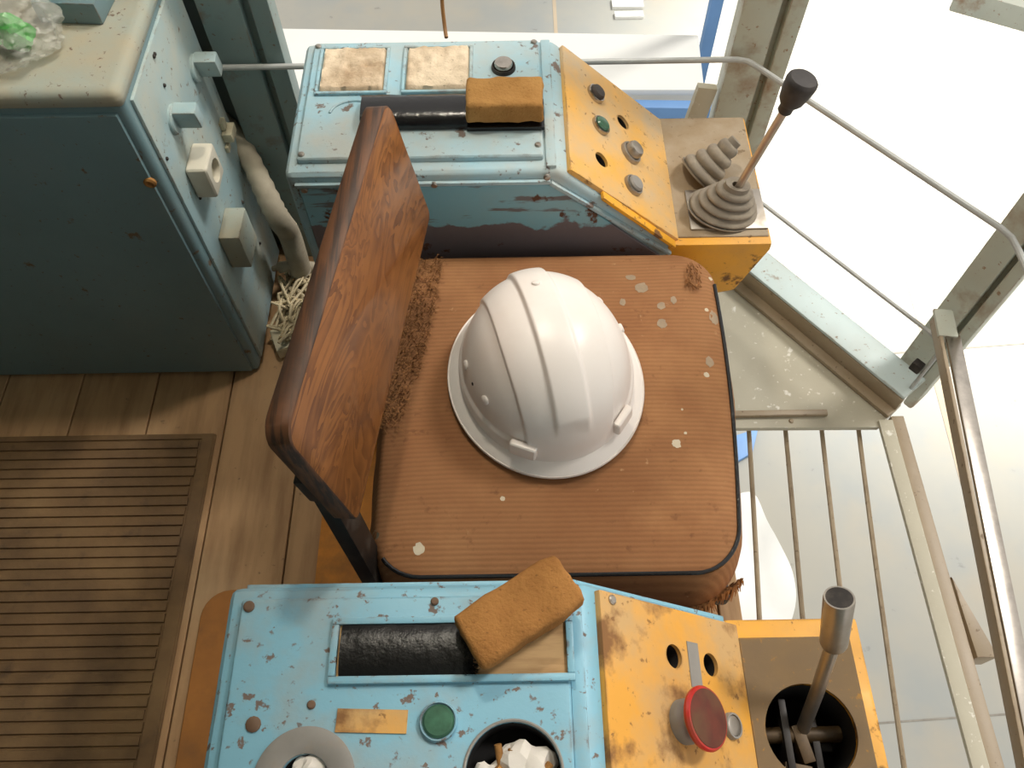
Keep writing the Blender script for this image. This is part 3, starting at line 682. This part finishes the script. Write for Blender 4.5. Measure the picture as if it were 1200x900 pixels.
# ---- far console
FY0, FY1, FX0 = 0.802, 1.072, -0.300
fc, body, box, ld, sp = console(FY0, FY1, FX0, 'dusty light blue control console with yellow slope behind the seat', [BLUE_FAR, YEL_DUST, DULLSTEEL], ((-0.284, 0.822), (0.047, 1.060)), YEL_SIDE, BOXTOP)
wells = []
for px, py in [(730, 143), (705, 187)]:
    P = SP(px, py, 0.007); wells.append((P, 0.0125))
for o in (body, sp): cut(o, [cylcut(P, sn, r, 0.05, 0.02) for P, r in wells])
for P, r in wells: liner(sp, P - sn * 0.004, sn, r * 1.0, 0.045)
button(fc, SP(697, 111, 0.007), sn, 0.016, 0.0125, 0.012, CHROME, KNOB)
button(fc, SP(703, 148, 0.007), sn, 0.016, 0.0125, 0.010, CHROME, GREENL)
b = button(fc, SP(738, 180, 0.007), sn, 0.019, 0.014, 0.018, DULLSTEEL, DULLSTEEL)
button(fc, SP(741, 218, 0.007), sn, 0.017, 0.013, 0.012, DULLSTEEL, GREYP)
bq = az(590, 80, 0.614); button(fc, Vector((bq.x, bq.y, 0.614)), (0, 0, 1), 0.0175, 0.0145, 0.012, BLACKM, CHROME, 0.6)
def pad(x0, x1, y0, y1, z0, z1, n=26, seed=0):
    g = G(); vs_ = []; fs = []
    for j in range(n + 1):
        for i in range(n + 1):
            x, y = x0 + (x1 - x0) * i / n, y0 + (y1 - y0) * j / n; ed = i in (0, n) or j in (0, n)
            z = z1 + 0.003 * noise.noise(Vector((x * 70, y * 70, seed))) + 0.002 * noise.noise(Vector((x * 190, y * 190, seed)))
            for hx, hy, hr in ((x0 + .04 + .035 * seed, y0 + 0.048, 0.006), (x0 + 0.065, y0 + 0.052, 0.008)):
                if seed == 0: z -= 0.008 * math.exp(-((x - hx) ** 2 + (y - hy) ** 2) / (hr * 0.6) ** 2)
            vs_.append((x, y, z0 if ed else z))
    for j in range(n):
        for i in range(n): fs.append((j * (n + 1) + i, j * (n + 1) + i + 1, (j + 1) * (n + 1) + i + 1, (j + 1) * (n + 1) + i))
    return g.add(vs_, fs)
def frame(x0, x1, y0, y1, z, w, h):
    return G().box((x0, y0, z), (x1, y0 + w, z + h)).box((x0, y1 - w, z), (x1, y1, z + h)).box((x0, y0 + w, z), (x0 + w, y1 - w, z + h)).box((x1 - w, y0 + w, z), (x1, y1 - w, z + h))
for k, (x0, x1) in enumerate([(-0.272, -0.170), (-0.150, -0.049)]):
    wdw = mk('gauge_frame', frame(x0, x1, 0.944, 1.045, 0.613, 0.005, 0.006), BLUE_FAR, fc, bevel=0.001, seg=1)
    mk('insulation', pad(x0 + 0.005, x1 - 0.005, 0.949, 1.040, 0.612, 0.622, seed=k), INSUL, wdw, ang=80)
arc = [(-0.213 + 0.034 * math.cos(R(a)), 0.905 + 0.028 * math.sin(R(a)), 0.6145) for a in range(20, 175, 8)]
mk('embossed_arc', G().tube(arc, 0.002, 6), BLUE_FAR, fc)
for px, py in [(372, 55), (352, 182), (634, 170), (632, 48)]:
    q = az(px, py, 0.614); screw(fc, Vector((min(max(q.x, -.277), .04), min(max(q.y, .83), 1.053), 0.614)), (0, 0, 1), 0.0045)
for px, py in [(357, 220), (641, 205), (509, 214)]:
    q = ay(px, py, FY0); screw(fc, Vector((q.x, FY0 - 0.004, q.z)), (0, -1, 0), 0.005, DULLSTEEL)
# black taped armrest pad and the foam block on it
ap = thing('armrest_pad', 'black taped armrest pad on the far console', 'armrest', (-0.07, 0.9, 0.614))
def loaf(x0, x1, y0, y1, z0, z1, n=8):
    g = G(); prof = [(y0, z0), (y0, z0 + (z1 - z0) * .5), (y0 + .006, z0 + (z1 - z0) * .85), (y0 + .015, z1), ((y0 + y1) / 2, z1 + .001), (y1 - .015, z1), (y1 - .006, z0 + (z1 - z0) * .85), (y1, z0 + (z1 - z0) * .5), (y1, z0)]
    m = len(prof); vs_ = []; fs = []
    for i in range(n + 1):
        for y, z in prof: vs_.append((x0 + (x1 - x0) * i / n, y, z + 0.0012 * noise.noise(Vector((i * 1.3, y * 60, z * 30)))))
    for i in range(n):
        for k in range(m - 1): fs.append((i * m + k, i * m + k + 1, (i + 1) * m + k + 1, (i + 1) * m + k))
        fs.append((i * m + m - 1, i * m, (i + 1) * m, (i + 1) * m + m - 1))
    fs += [list(range(m)), [n * m + k for k in range(m)][::-1]]
    return g.add(vs_, fs)
mk('taped_sleeve', loaf(-0.200, -0.055, 0.872, 0.930, 0.6155, 0.634), BLACKTAPE, ap, ang=50)
mk('base_strip', G().box((-0.056, 0.868, 0.614), (0.050, 0.925, 0.621)), BLACKTAPE, ap, bevel=0.002)
def foam(name, label, c, size, rotz, mat, tilt=0.0):
    M3 = Matrix.Rotation(rotz, 3, 'Z') @ Matrix.Rotation(tilt, 3, 'Y')
    g = G().obox((0, 0, 0), size, M3); g.v = [v + Vector(c) for v in g.v]
    o = mk(name, g, mat, loc=(c[0], c[1], c[2] - size[2] / 2), bevel=0.006, seg=3, ang=70, disp=lambda bm: (bmesh.ops.subdivide_edges(bm, edges=[e for e in bm.edges if e.calc_length() > 0.012], cuts=9, use_grid_fill=True), lump(0.0030, 42, 3)(bm)))
    return tag(o, label, 'foam block', 'foam armrest blocks')
foam('foam_block', 'ochre foam block on the black pad of the far console', (-0.004, 0.899, 0.641), (0.104, 0.058, 0.032), 0, FOAM)
# bellows boots and the lever
def bellows(parent, p0, p1, r0, r1, n, sx_=1.0, sy_=1.0, name='boot'):
    p0, p1 = Vector(p0), Vector(p1); L = (p1 - p0).length; prof = [(r0 * 1.08, 0), (r0 * 1.1, 0.003)]
    for i in range(n):
        t0, t1, t2 = i / n, (i + 0.55) / n, (i + 1) / n; R0 = r0 + (r1 - r0) * t0
        prof += [(R0 * (0.78 + 0.26 * math.sin(math.pi * (0.12 + 0.8 * q_))), L * (t0 + (t2 - t0) * q_)) for q_ in (0.05, 0.2, 0.35, 0.5, 0.65, 0.8, 0.93)]
    prof += [(r1, L), (r1 * 0.95, L + 0.008), (r1 * 0.42, L + 0.006), (r1 * 0.40, L - 0.004)]
    return mk(name, G().lathe(prof, p0, p1 - p0, 32, sx_, sy_, xdir=(1, 0, 0)), RUBBER, parent, ang=60)
lv = thing('control_lever', 'control lever with round black knob on the far lever box', 'lever', (0.327, 0.86, 0.4535))
mk('boot_plate', G().box((0.272, 0.826, 0.4535), (0.388, 0.905, 0.457)), DULLSTEEL, lv, bevel=0.001)
bellows(lv, (0.325, 0.862, 0.457), (0.334, 0.862, 0.505), 0.047, 0.018, 4, 1.12, 0.85)
ln0, ln1 = Vector((0.333, 0.862, 0.485)), Vector((0.3705, 0.861, 0.672)); ld_ = (ln1 - ln0).normalized()
mk('shaft', G().cyl(ln0, ln1, 0.0058, 0.0058, 14), COPPER, lv)
mk('knob', G().lathe([(0.0085, -0.014), (0.0098, -0.012), (0.0098, -0.004), (0.0125, 0.0), (0.0165, 0.006), (0.0200, 0.022), (0.0212, 0.034), (0.0205, 0.038), (0.0175, 0.041), (0, 0.042)], ln1 - ld_ * 0.012, ld_, 28), KNOB, lv)
b2 = thing('rubber_boot', 'empty grey bellows boot behind the black-knobbed lever', 'boot', (0.30, 0.94, 0.4535))
bellows(b2, (0.297, 0.937, 0.454), (0.343, 0.955, 0.502), 0.034, 0.0105, 4)

# ---- near console
NY0, NY1, NX0 = -0.025, 0.247, -0.282
nc, body, box, ld, sp = console(NY0, NY1, NX0, 'chipped light blue control console with yellow slope in the foreground', [BLUE, YEL, DULLSTEEL], ((-0.266, -0.012), (0.050, 0.232)), YEL_SIDE, BOXTOP_N)
plate = [o for o in nc.children if o.name.startswith('box_plate')][0]
slw = [(SP(px, py, 0.007), 0.0122) for px, py in [(790, 769), (833, 779)]]
for o in (body, sp): cut(o, [cylcut(P, sn, r, 0.05, 0.02) for P, r in slw])
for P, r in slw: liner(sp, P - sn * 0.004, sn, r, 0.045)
Zv = Vector((0, 0, 1)); ZT = 0.614
tw = [(Vector((-0.187, 0.070, ZT)), 0.022), (Vector((-0.004, 0.074, ZT)), 0.042)]
for o in (body, ld): cut(o, [cylcut(P, Zv, r, 0.06, 0.02, 40) for P, r in tw])
for P, r in tw: liner(ld, P - Zv * 0.003, Zv, r, 0.035 if r > .03 else 0.02)
mk('gauge_ring', G().lathe([(0.0225, 0.0), (0.0225, 0.002), (0.027, 0.0035), (0.040, 0.0035), (0.045, 0.002), (0.045, 0.0)], tw[0][0], Zv, 48, caps=False), GREYP, ld)
mk('hole_rim', G().lathe([(0.0422, 0), (0.0422, 0.001), (0.0435, 0.0016), (0.0448, 0.001), (0.0448, 0)], tw[1][0], Zv, 48, caps=False), GREYP, ld)
LC = Vector((az(951, 857, 0.4535).x, az(951, 857, 0.4535).y, 0.4535))
for o in (box, plate): cut(o, [cylcut(LC, Zv, 0.049, 0.085, 0.02, 44)])
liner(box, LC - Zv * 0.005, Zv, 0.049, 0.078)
mech = thing('control_lever', 'steel control lever with cylindrical grip in the open round hole', 'lever', (LC.x, LC.y, 0.376))
mk('bracket', G().box((LC.x - 0.022, LC.y - 0.04, 0.376), (LC.x - 0.014, LC.y + 0.038, 0.425)), BLACKM, mech, bevel=0.001)
mk('bracket', G().box((LC.x + 0.012, LC.y - 0.04, 0.376), (LC.x + 0.02, LC.y + 0.03, 0.415)), BLACKM, mech, bevel=0.001)
mk('pivot_shaft', G().cyl((LC.x - 0.045, LC.y + 0.002, 0.41), (LC.x + 0.045, LC.y + 0.002, 0.41), 0.009, None, 16), GREASY, mech)
mk('yoke', G().obox((LC.x, LC.y - 0.008, 0.405), (0.014, 0.04, 0.03), Matrix.Rotation(0.2, 3, 'Z')), GREASY, mech, bevel=0.002)
mk('spring_plate', G().obox((LC.x - 0.01, LC.y - 0.034, 0.41), (0.03, 0.012, 0.02), Matrix.Rotation(-0.2, 3, 'Z')), GREASY, mech, bevel=0.002)
L0, L1, L2, L3 = Vector((LC.x + 0.003, LC.y + 0.004, 0.408)), Vector((0.331, 0.160, 0.46)), Vector((0.3215, 0.195, 0.552)), Vector((0.3125, 0.2235, 0.615))
mk('shaft', G().tube([L0, L0.lerp(L2, .5) + Vector((0.001, 0, 0)), L2], 0.0075, 16), DULLSTEEL, mech)
gd = (L3 - L2).normalized()
gp = mk('grip', G().lathe([(0.0085, -0.004), (0.0125, -0.002), (0.0138, 0.002), (0.0150, (L3 - L2).length - 0.003), (0.0145, (L3 - L2).length), (0.0128, (L3 - L2).length)], L2, gd, 28), DULLSTEEL, mech)
mk('grip_end', G().lathe([(0.0130, -0.003), (0.0128, 0.0), (0.0, 0.0006)], L3, gd, 28), BLACKM, gp)
# slope furniture: mushroom stop, plug, worn marks
mP = SP(801, 846, 0.007)
em = mk('emergency_stop', G().lathe([(0.0215, -0.002), (0.0215, 0.006), (0.019, 0.010), (0.0155, 0.012), (0.0150, 0.026)], mP, sn, 32), GREYP, nc)
mk('mushroom_cap', G().lathe([(0.014, 0.022), (0.027, 0.023), (0.030, 0.025), (0.0305, 0.028), (0.029, 0.0305), (0.0275, 0.031)], mP, sn, 40), REDL, em)
mk('cap_face', G().lathe([(0.0278, 0.0303), (0.0268, 0.0316), (0.015, 0.0326), (0, 0.033)], mP, sn, 40), DARKRED, em)
button(nc, SP(856, 851, 0.007), sn, 0.0135, 0.010, 0.006, GREYP, DULLSTEEL, 0.2)
q0, q1 = SP(806, 758, 0.0074), SP(822, 800, 0.0074)
mk('worn_label', G().obox((q0 + q1) / 2, (0.018, 0.046, 0.0008), Matrix((sd, Vector((0, 1, 0)), sn)).transposed()), GREYP, nc)
screw(nc, SP(717, 703, 0.007), sn, 0.005)
# lid furniture
af = mk('armrest_frame', frame(-0.174, 0.054, 0.150, 0.211, 0.613, 0.007, 0.007), BLUE, nc, bevel=0.0015)
mk('armrest_board', G().box((-0.167, 0.157, 0.611), (0.047, 0.204, 0.6155)), PLY, af)
mk('black_sleeve', loaf(-0.164, -0.040, 0.1565, 0.2045, 0.612, 0.624, 14), BLACKFUR, af, ang=50)
g = G()
for k in range(900):
    p = Vector((rnd.uniform(-0.05, -0.036), rnd.uniform(0.157, 0.204), 0.622)); dd = Vector((rnd.uniform(.2, 1), rnd.uniform(-.6, .6), rnd.uniform(.2, 1))).normalized() * rnd.uniform(.003, .008); s_ = Vector((-dd.y, dd.x, 0)).normalized() * .0004
    g.add([p - s_, p + s_, p + dd], [(0, 1, 2)])
fz = mk('frayed_pile', g, BLACKFUR, af, smooth=False); fz['kind'] = 'stuff'
foam('foam_block', 'brown foam block lying askew over the edge of the near console', (0.004, 0.207, 0.645), (0.112, 0.054, 0.026), R(31), FOAM2, R(-4))
gq = az(514, 846, ZT); button(nc, Vector((gq.x, gq.y, ZT)), (0, 0, 1), 0.0175, 0.0145, 0.007, BLUE, GREENL, 0.4)
mk('name_plate', G().obox((-0.131, 0.1185, ZT + 0.0008), (0.064, 0.020, 0.0016), Matrix.Rotation(R(-2), 3, 'Z')), YEL, nc)
for px, py, r in [(292, 711, .0055), (297, 849, .007), (510, 690, .004), (365, 826, .004), (676, 690, .004)]:
    q = az(px, py, ZT); screw(nc, Vector((q.x, min(q.y, .226), ZT)), (0, 0, 1), r, plain('rusty_screw', (110, 85, 65), 0.7))
# litter in the holes
def crumple(name, label, c, size, mat, seed, cat='paper', group='litter in the console holes'):
    bm = bmesh.new(); bmesh.ops.create_icosphere(bm, subdivisions=3, radius=0.5)
    g = G(); g.v = [Vector(c) + Vector((v.co.x * size[0], v.co.y * size[1], v.co.z * size[2])) * (1 + 0.5 * noise.noise(v.co * 3.2 + Vector((seed, 0, 0)))) for v in bm.verts]
    g.f = [[v.index for v in f.verts] for f in bm.faces]; g.mi = [0] * len(g.f); bm.free()
    o = mk(name, g, mat, loc=(c[0], c[1], c[2] - size[2] / 2), ang=22); return tag(o, label, cat, group)
crumple('crumpled_paper', 'white crumpled paper in the round grey ring of the near console', (-0.185, 0.078, 0.606), (0.032, 0.026, 0.02), PAPER, 1)
crumple('crumpled_paper', 'large pale crumpled paper in the open hole of the near console', (0.006, 0.080, 0.598), (0.056, 0.046, 0.03), PAPER, 5)
crumple('crumpled_paper', 'small white paper scrap at the left of the open hole', (-0.030, 0.074, 0.603), (0.022, 0.02, 0.02), PAPER, 9)
for k, (x, y, a, lab) in enumerate([(-0.016, 0.088, 100, 'upright brown cigarette butt left of the large paper'), (-0.008, 0.084, 75, 'brown cigarette butt touching the large paper'), (0.022, 0.074, 50, 'brown cigarette butt at the right of the open hole'), (-0.012, 0.072, 130, 'brown cigarette butt nearest the viewer in the open hole')]):
    dv = Vector((math.cos(R(a)), math.sin(R(a)), 0.35)).normalized() * 0.011; c = Vector((x, y, 0.605))
    o = mk('cigarette_butt', G().cyl(c - dv, c + dv, 0.0036, 0.0034, 12), BUTT, loc=c - dv); tag(o, lab, 'cigarette butt', 'cigarette butts in the open hole')

# ochre strip on the floor beside the near console
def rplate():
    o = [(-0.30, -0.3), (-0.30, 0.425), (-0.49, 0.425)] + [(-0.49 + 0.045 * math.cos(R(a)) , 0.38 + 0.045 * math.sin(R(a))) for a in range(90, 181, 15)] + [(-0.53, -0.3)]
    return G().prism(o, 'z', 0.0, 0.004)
tag(mk('floor_sheet', rplate(), ORANGEB, loc=(-0.42, 0.1, 0), bevel=0.0015, seg=1), 'ochre-brown flat sheet on the floor left of the near console', 'sheet')

# ================================================================== RUBBER MAT
mt = thing('floor_mat', 'worn brown ribbed rubber mat on the plank floor', 'mat', (-0.9, 0.3, 0))
mk('base_sheet', G().box((-1.30, -0.25, 0.0), (-0.566, 0.728, 0.006)), MATM, mt, bevel=0.002, seg=1)
g = G(); k = 0; y = 0.712
while y > -0.24:
    x1 = -0.592 - 0.004 * rnd.random(); y2 = y - 0.0163
    g.prism([(y, 0.0055), (y - 0.0014, 0.0100), (y2 + 0.0014, 0.0100), (y2, 0.0055)], 'x', -1.29, x1); y -= 0.0192
mk('border', G().prism([(-1.29, 0.7155), (-0.590, 0.7155), (-0.594, -0.24), (-0.5685, -0.24), (-0.5685, 0.7265), (-1.29, 0.7265)], 'z', 0.0055, 0.0095), MATM, mt, bevel=0.001, seg=1)
mk('ribs', g, MATM, mt, smooth=False)

# ================================================================== CABINET
KX, KY0, KY1, KZ = -0.502, 0.868, 1.168, 0.69
cbn = thing('electrical_cabinet', 'large grey-blue steel electrical cabinet at the left', 'cabinet', (-0.9, 1.02, 0))
mk('body', G().box((-1.35, KY0, 0.002), (KX, KY1, KZ - 0.004)), CAB, cbn, bevel=0.014, seg=4)
mk('top_plate', G().box((-1.352, KY0 - 0.002, KZ - 0.030), (KX + 0.002, KY1 + 0.001, KZ)), CABTOP, cbn, bevel=0.016, seg=4)
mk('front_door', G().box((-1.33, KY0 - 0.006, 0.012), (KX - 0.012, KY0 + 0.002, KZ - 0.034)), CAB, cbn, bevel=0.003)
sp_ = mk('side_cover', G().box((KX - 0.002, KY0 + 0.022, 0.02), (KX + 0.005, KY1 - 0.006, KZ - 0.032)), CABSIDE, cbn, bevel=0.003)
q = ay(176, 214, KY0 - 0.006); mk('lock', G().lathe([(0.009, -0.002), (0.009, 0.002), (0.006, 0.004), (0.003, 0.001), (0, 0.001)], Vector((q.x, KY0 - 0.006, q.z)), (0, -1, 0), 18), BUTT, cbn)
FX = KX + 0.005
for px, py in [(228, 80), (203, 140)]:
    q = ax(px, py, FX); b_ = mk('switch_plate', G().lathe([(0.022, -0.001), (0.022, 0.004), (0.020, 0.006), (0, 0.006)], (FX, q.y, q.z), (1, 0, 0), 28), CABSIDE, cbn)
    mk('switch_handle', G().obox((FX + 0.022, q.y + 0.004, q.z + 0.004), (0.036, 0.022, 0.034), Matrix.Rotation(R(10), 3, 'X')), CABSIDE, b_, bevel=0.003)
q = ax(263, 154, FX); cl = mk('terminal_clip', G().box((FX, q.y - 0.02, q.z - 0.008), (FX + 0.018, q.y + 0.012, q.z + 0.010)), CREAM, cbn, bevel=0.002)
mk('clip_tab', G().box((FX, q.y - 0.012, q.z + 0.012), (FX + 0.008, q.y + 0.004, q.z + 0.028)), CREAM, cl, bevel=0.001)
mk('clip_tab', G().box((FX, q.y - 0.026, q.z - 0.026), (FX + 0.006, q.y - 0.010, q.z - 0.014)), CREAM, cl, bevel=0.001)
q = ax(228, 200, FX); so = mk('wall_socket', G().box((FX, q.y - 0.032, q.z - 0.030), (FX + 0.034, q.y + 0.030, q.z + 0.032)), WHITEP, cbn, bevel=0.007, seg=3)
cut(so, [cylcut((FX + 0.034, q.y, q.z), (1, 0, 0), 0.019, 0.014, 0.02, 32)])
mk('socket_insert', G().lathe([(0.0186, 0), (0.0186, 0.004), (0.0, 0.004)], (FX + 0.0195, q.y, q.z), (1, 0, 0), 28), CREAM, so)
for s in (-1, 1): mk('pin_hole', G().lathe([(0.0028, 0), (0.0028, 0.001), (0, 0.001)], (FX + 0.0232, q.y + s * 0.008, q.z), (1, 0, 0), 12), DARK, so)
q = ax(272, 285, FX); jb = mk('relay_box', G().box((FX, q.y - 0.040, q.z - 0.02), (FX + 0.036, q.y + 0.03, q.z + 0.06)), CABTOP, cbn, bevel=0.003)
for px, py in [(180, 62), (192, 100), (212, 122), (226, 130), (284, 237), (304, 285), (195, 186), (234, 232), (168, 40)]:
    q = ax(px, py, FX); screw(sp_, Vector((FX, min(max(q.y, KY0 + .03), KY1 - .012), min(q.z, KZ - .045))), (1, 0, 0), 0.003, BLACKM)
# things on the cabinet top
M3 = Matrix.Rotation(R(-4), 3, 'Z')
jx = tag(mk('junction_box', G().obox((-0.590, 1.045, KZ + 0.016), (0.088, 0.08, 0.032), M3), CAB, loc=(-0.590, 1.045, KZ), bevel=0.004), 'small grey-blue metal box on top of the cabinet', 'box')
def bag():
    bm = bmesh.new(); bmesh.ops.create_icosphere(bm, subdivisions=5, radius=1)
    g = G()
    for v in bm.verts:
        p = v.co; r = 1 + 0.22 * noise.noise(p * 2.1) + 0.16 * abs(noise.noise(p * 4.6)) + 0.07 * noise.noise(p * 10)
        q = Vector((p.x * 0.078 * r, p.y * 0.060 * r, max(p.z, -0.45) * 0.045 * r)); g.v.append(Vector((-0.668, 0.958, KZ + 0.028)) + q)
    g.f = [[v.index for v in f.verts] for f in bm.faces]; g.mi = [0] * len(g.f); bm.free()
    mz = min(v.z for v in g.v); g.v = [Vector((v.x, v.y, v.z - mz + KZ + .0005)) for v in g.v]
    return g
tag(mk('plastic_bag', bag(), BAG, loc=(-0.668, 0.958, KZ), ang=40), 'crumpled clear plastic bag on the cabinet top', 'bag')
o = crumple('crumpled_wrapper', 'bright green crumpled wrapper inside the clear bag', (-0.645, 0.952, KZ + 0.026), (0.046, 0.036, 0.044), GREENW, 4, 'wrapper'); del o['group']

# hose and wires beside the cabinet
hp = spline([Vector((-0.545, 1.183, 0.40)), Vector((-0.50, 1.176, 0.33)), az(322, 248, 0.24), az(338, 272, 0.16), az(347, 298, 0.10), az(352, 318, 0.05)], 14)
rr = [min(0.021, 0.012 + 0.00035 * i) + (0.0013 if i % 2 else -0.0009) for i in range(len(hp))]
tag(mk('conduit_hose', G().tube(hp, rr, 20), HOSE, loc=hp[-1] - Vector((0, 0, .06)), ang=75), 'thick grey ribbed hose between the cabinet and the far console', 'hose')
hp = spline([ax(320, 315, KX + 0.012), az(338, 312, 0.07), az(352, 312, 0.05), az(375, 314, 0.04)], 8)
tag(mk('cloth_wrap', G().tube(hp, [0.006] * 4 + [0.012] * (len(hp) - 4), 14), HOSE, loc=hp[0], ang=75), 'pale wrapped cable leaving the cabinet foot', 'cable')
wbd = thing('wire_bundle', 'tangle of thin cream wires on the floor beside the cabinet', 'wires', (-0.44, 0.98, 0))
for k in range(60):
    p0 = Vector((rnd.uniform(-0.484, -0.43), rnd.uniform(0.90, 1.10), rnd.uniform(0.006, 0.05)))
    pts = [p0]; a = rnd.uniform(0, 6.28)
    for j in range(5):
        a += rnd.uniform(-0.75, 0.75); p = pts[-1] + Vector((math.cos(a), math.sin(a), 0)) * 0.042
        if not (-0.484 < p.x < -0.34 and 0.885 < p.y < 1.13):
            a = math.atan2(1.0 - pts[-1].y, -0.43 - pts[-1].x) + rnd.uniform(-0.5, 0.5); p = pts[-1] + Vector((math.cos(a), math.sin(a), 0)) * 0.042
        p.z = rnd.uniform(0.005, 0.06); pts.append(p)
    mk('wire', G().tube(spline(pts, 5), rnd.choice([0.0022, 0.0028, 0.0032]), 6), WIREM, wbd)
mk('connector_block', G().obox((-0.462, 0.925, 0.02), (0.03, 0.055, 0.03), Matrix.Rotation(0.4, 3, 'Z')), CREAM, wbd, bevel=0.003)
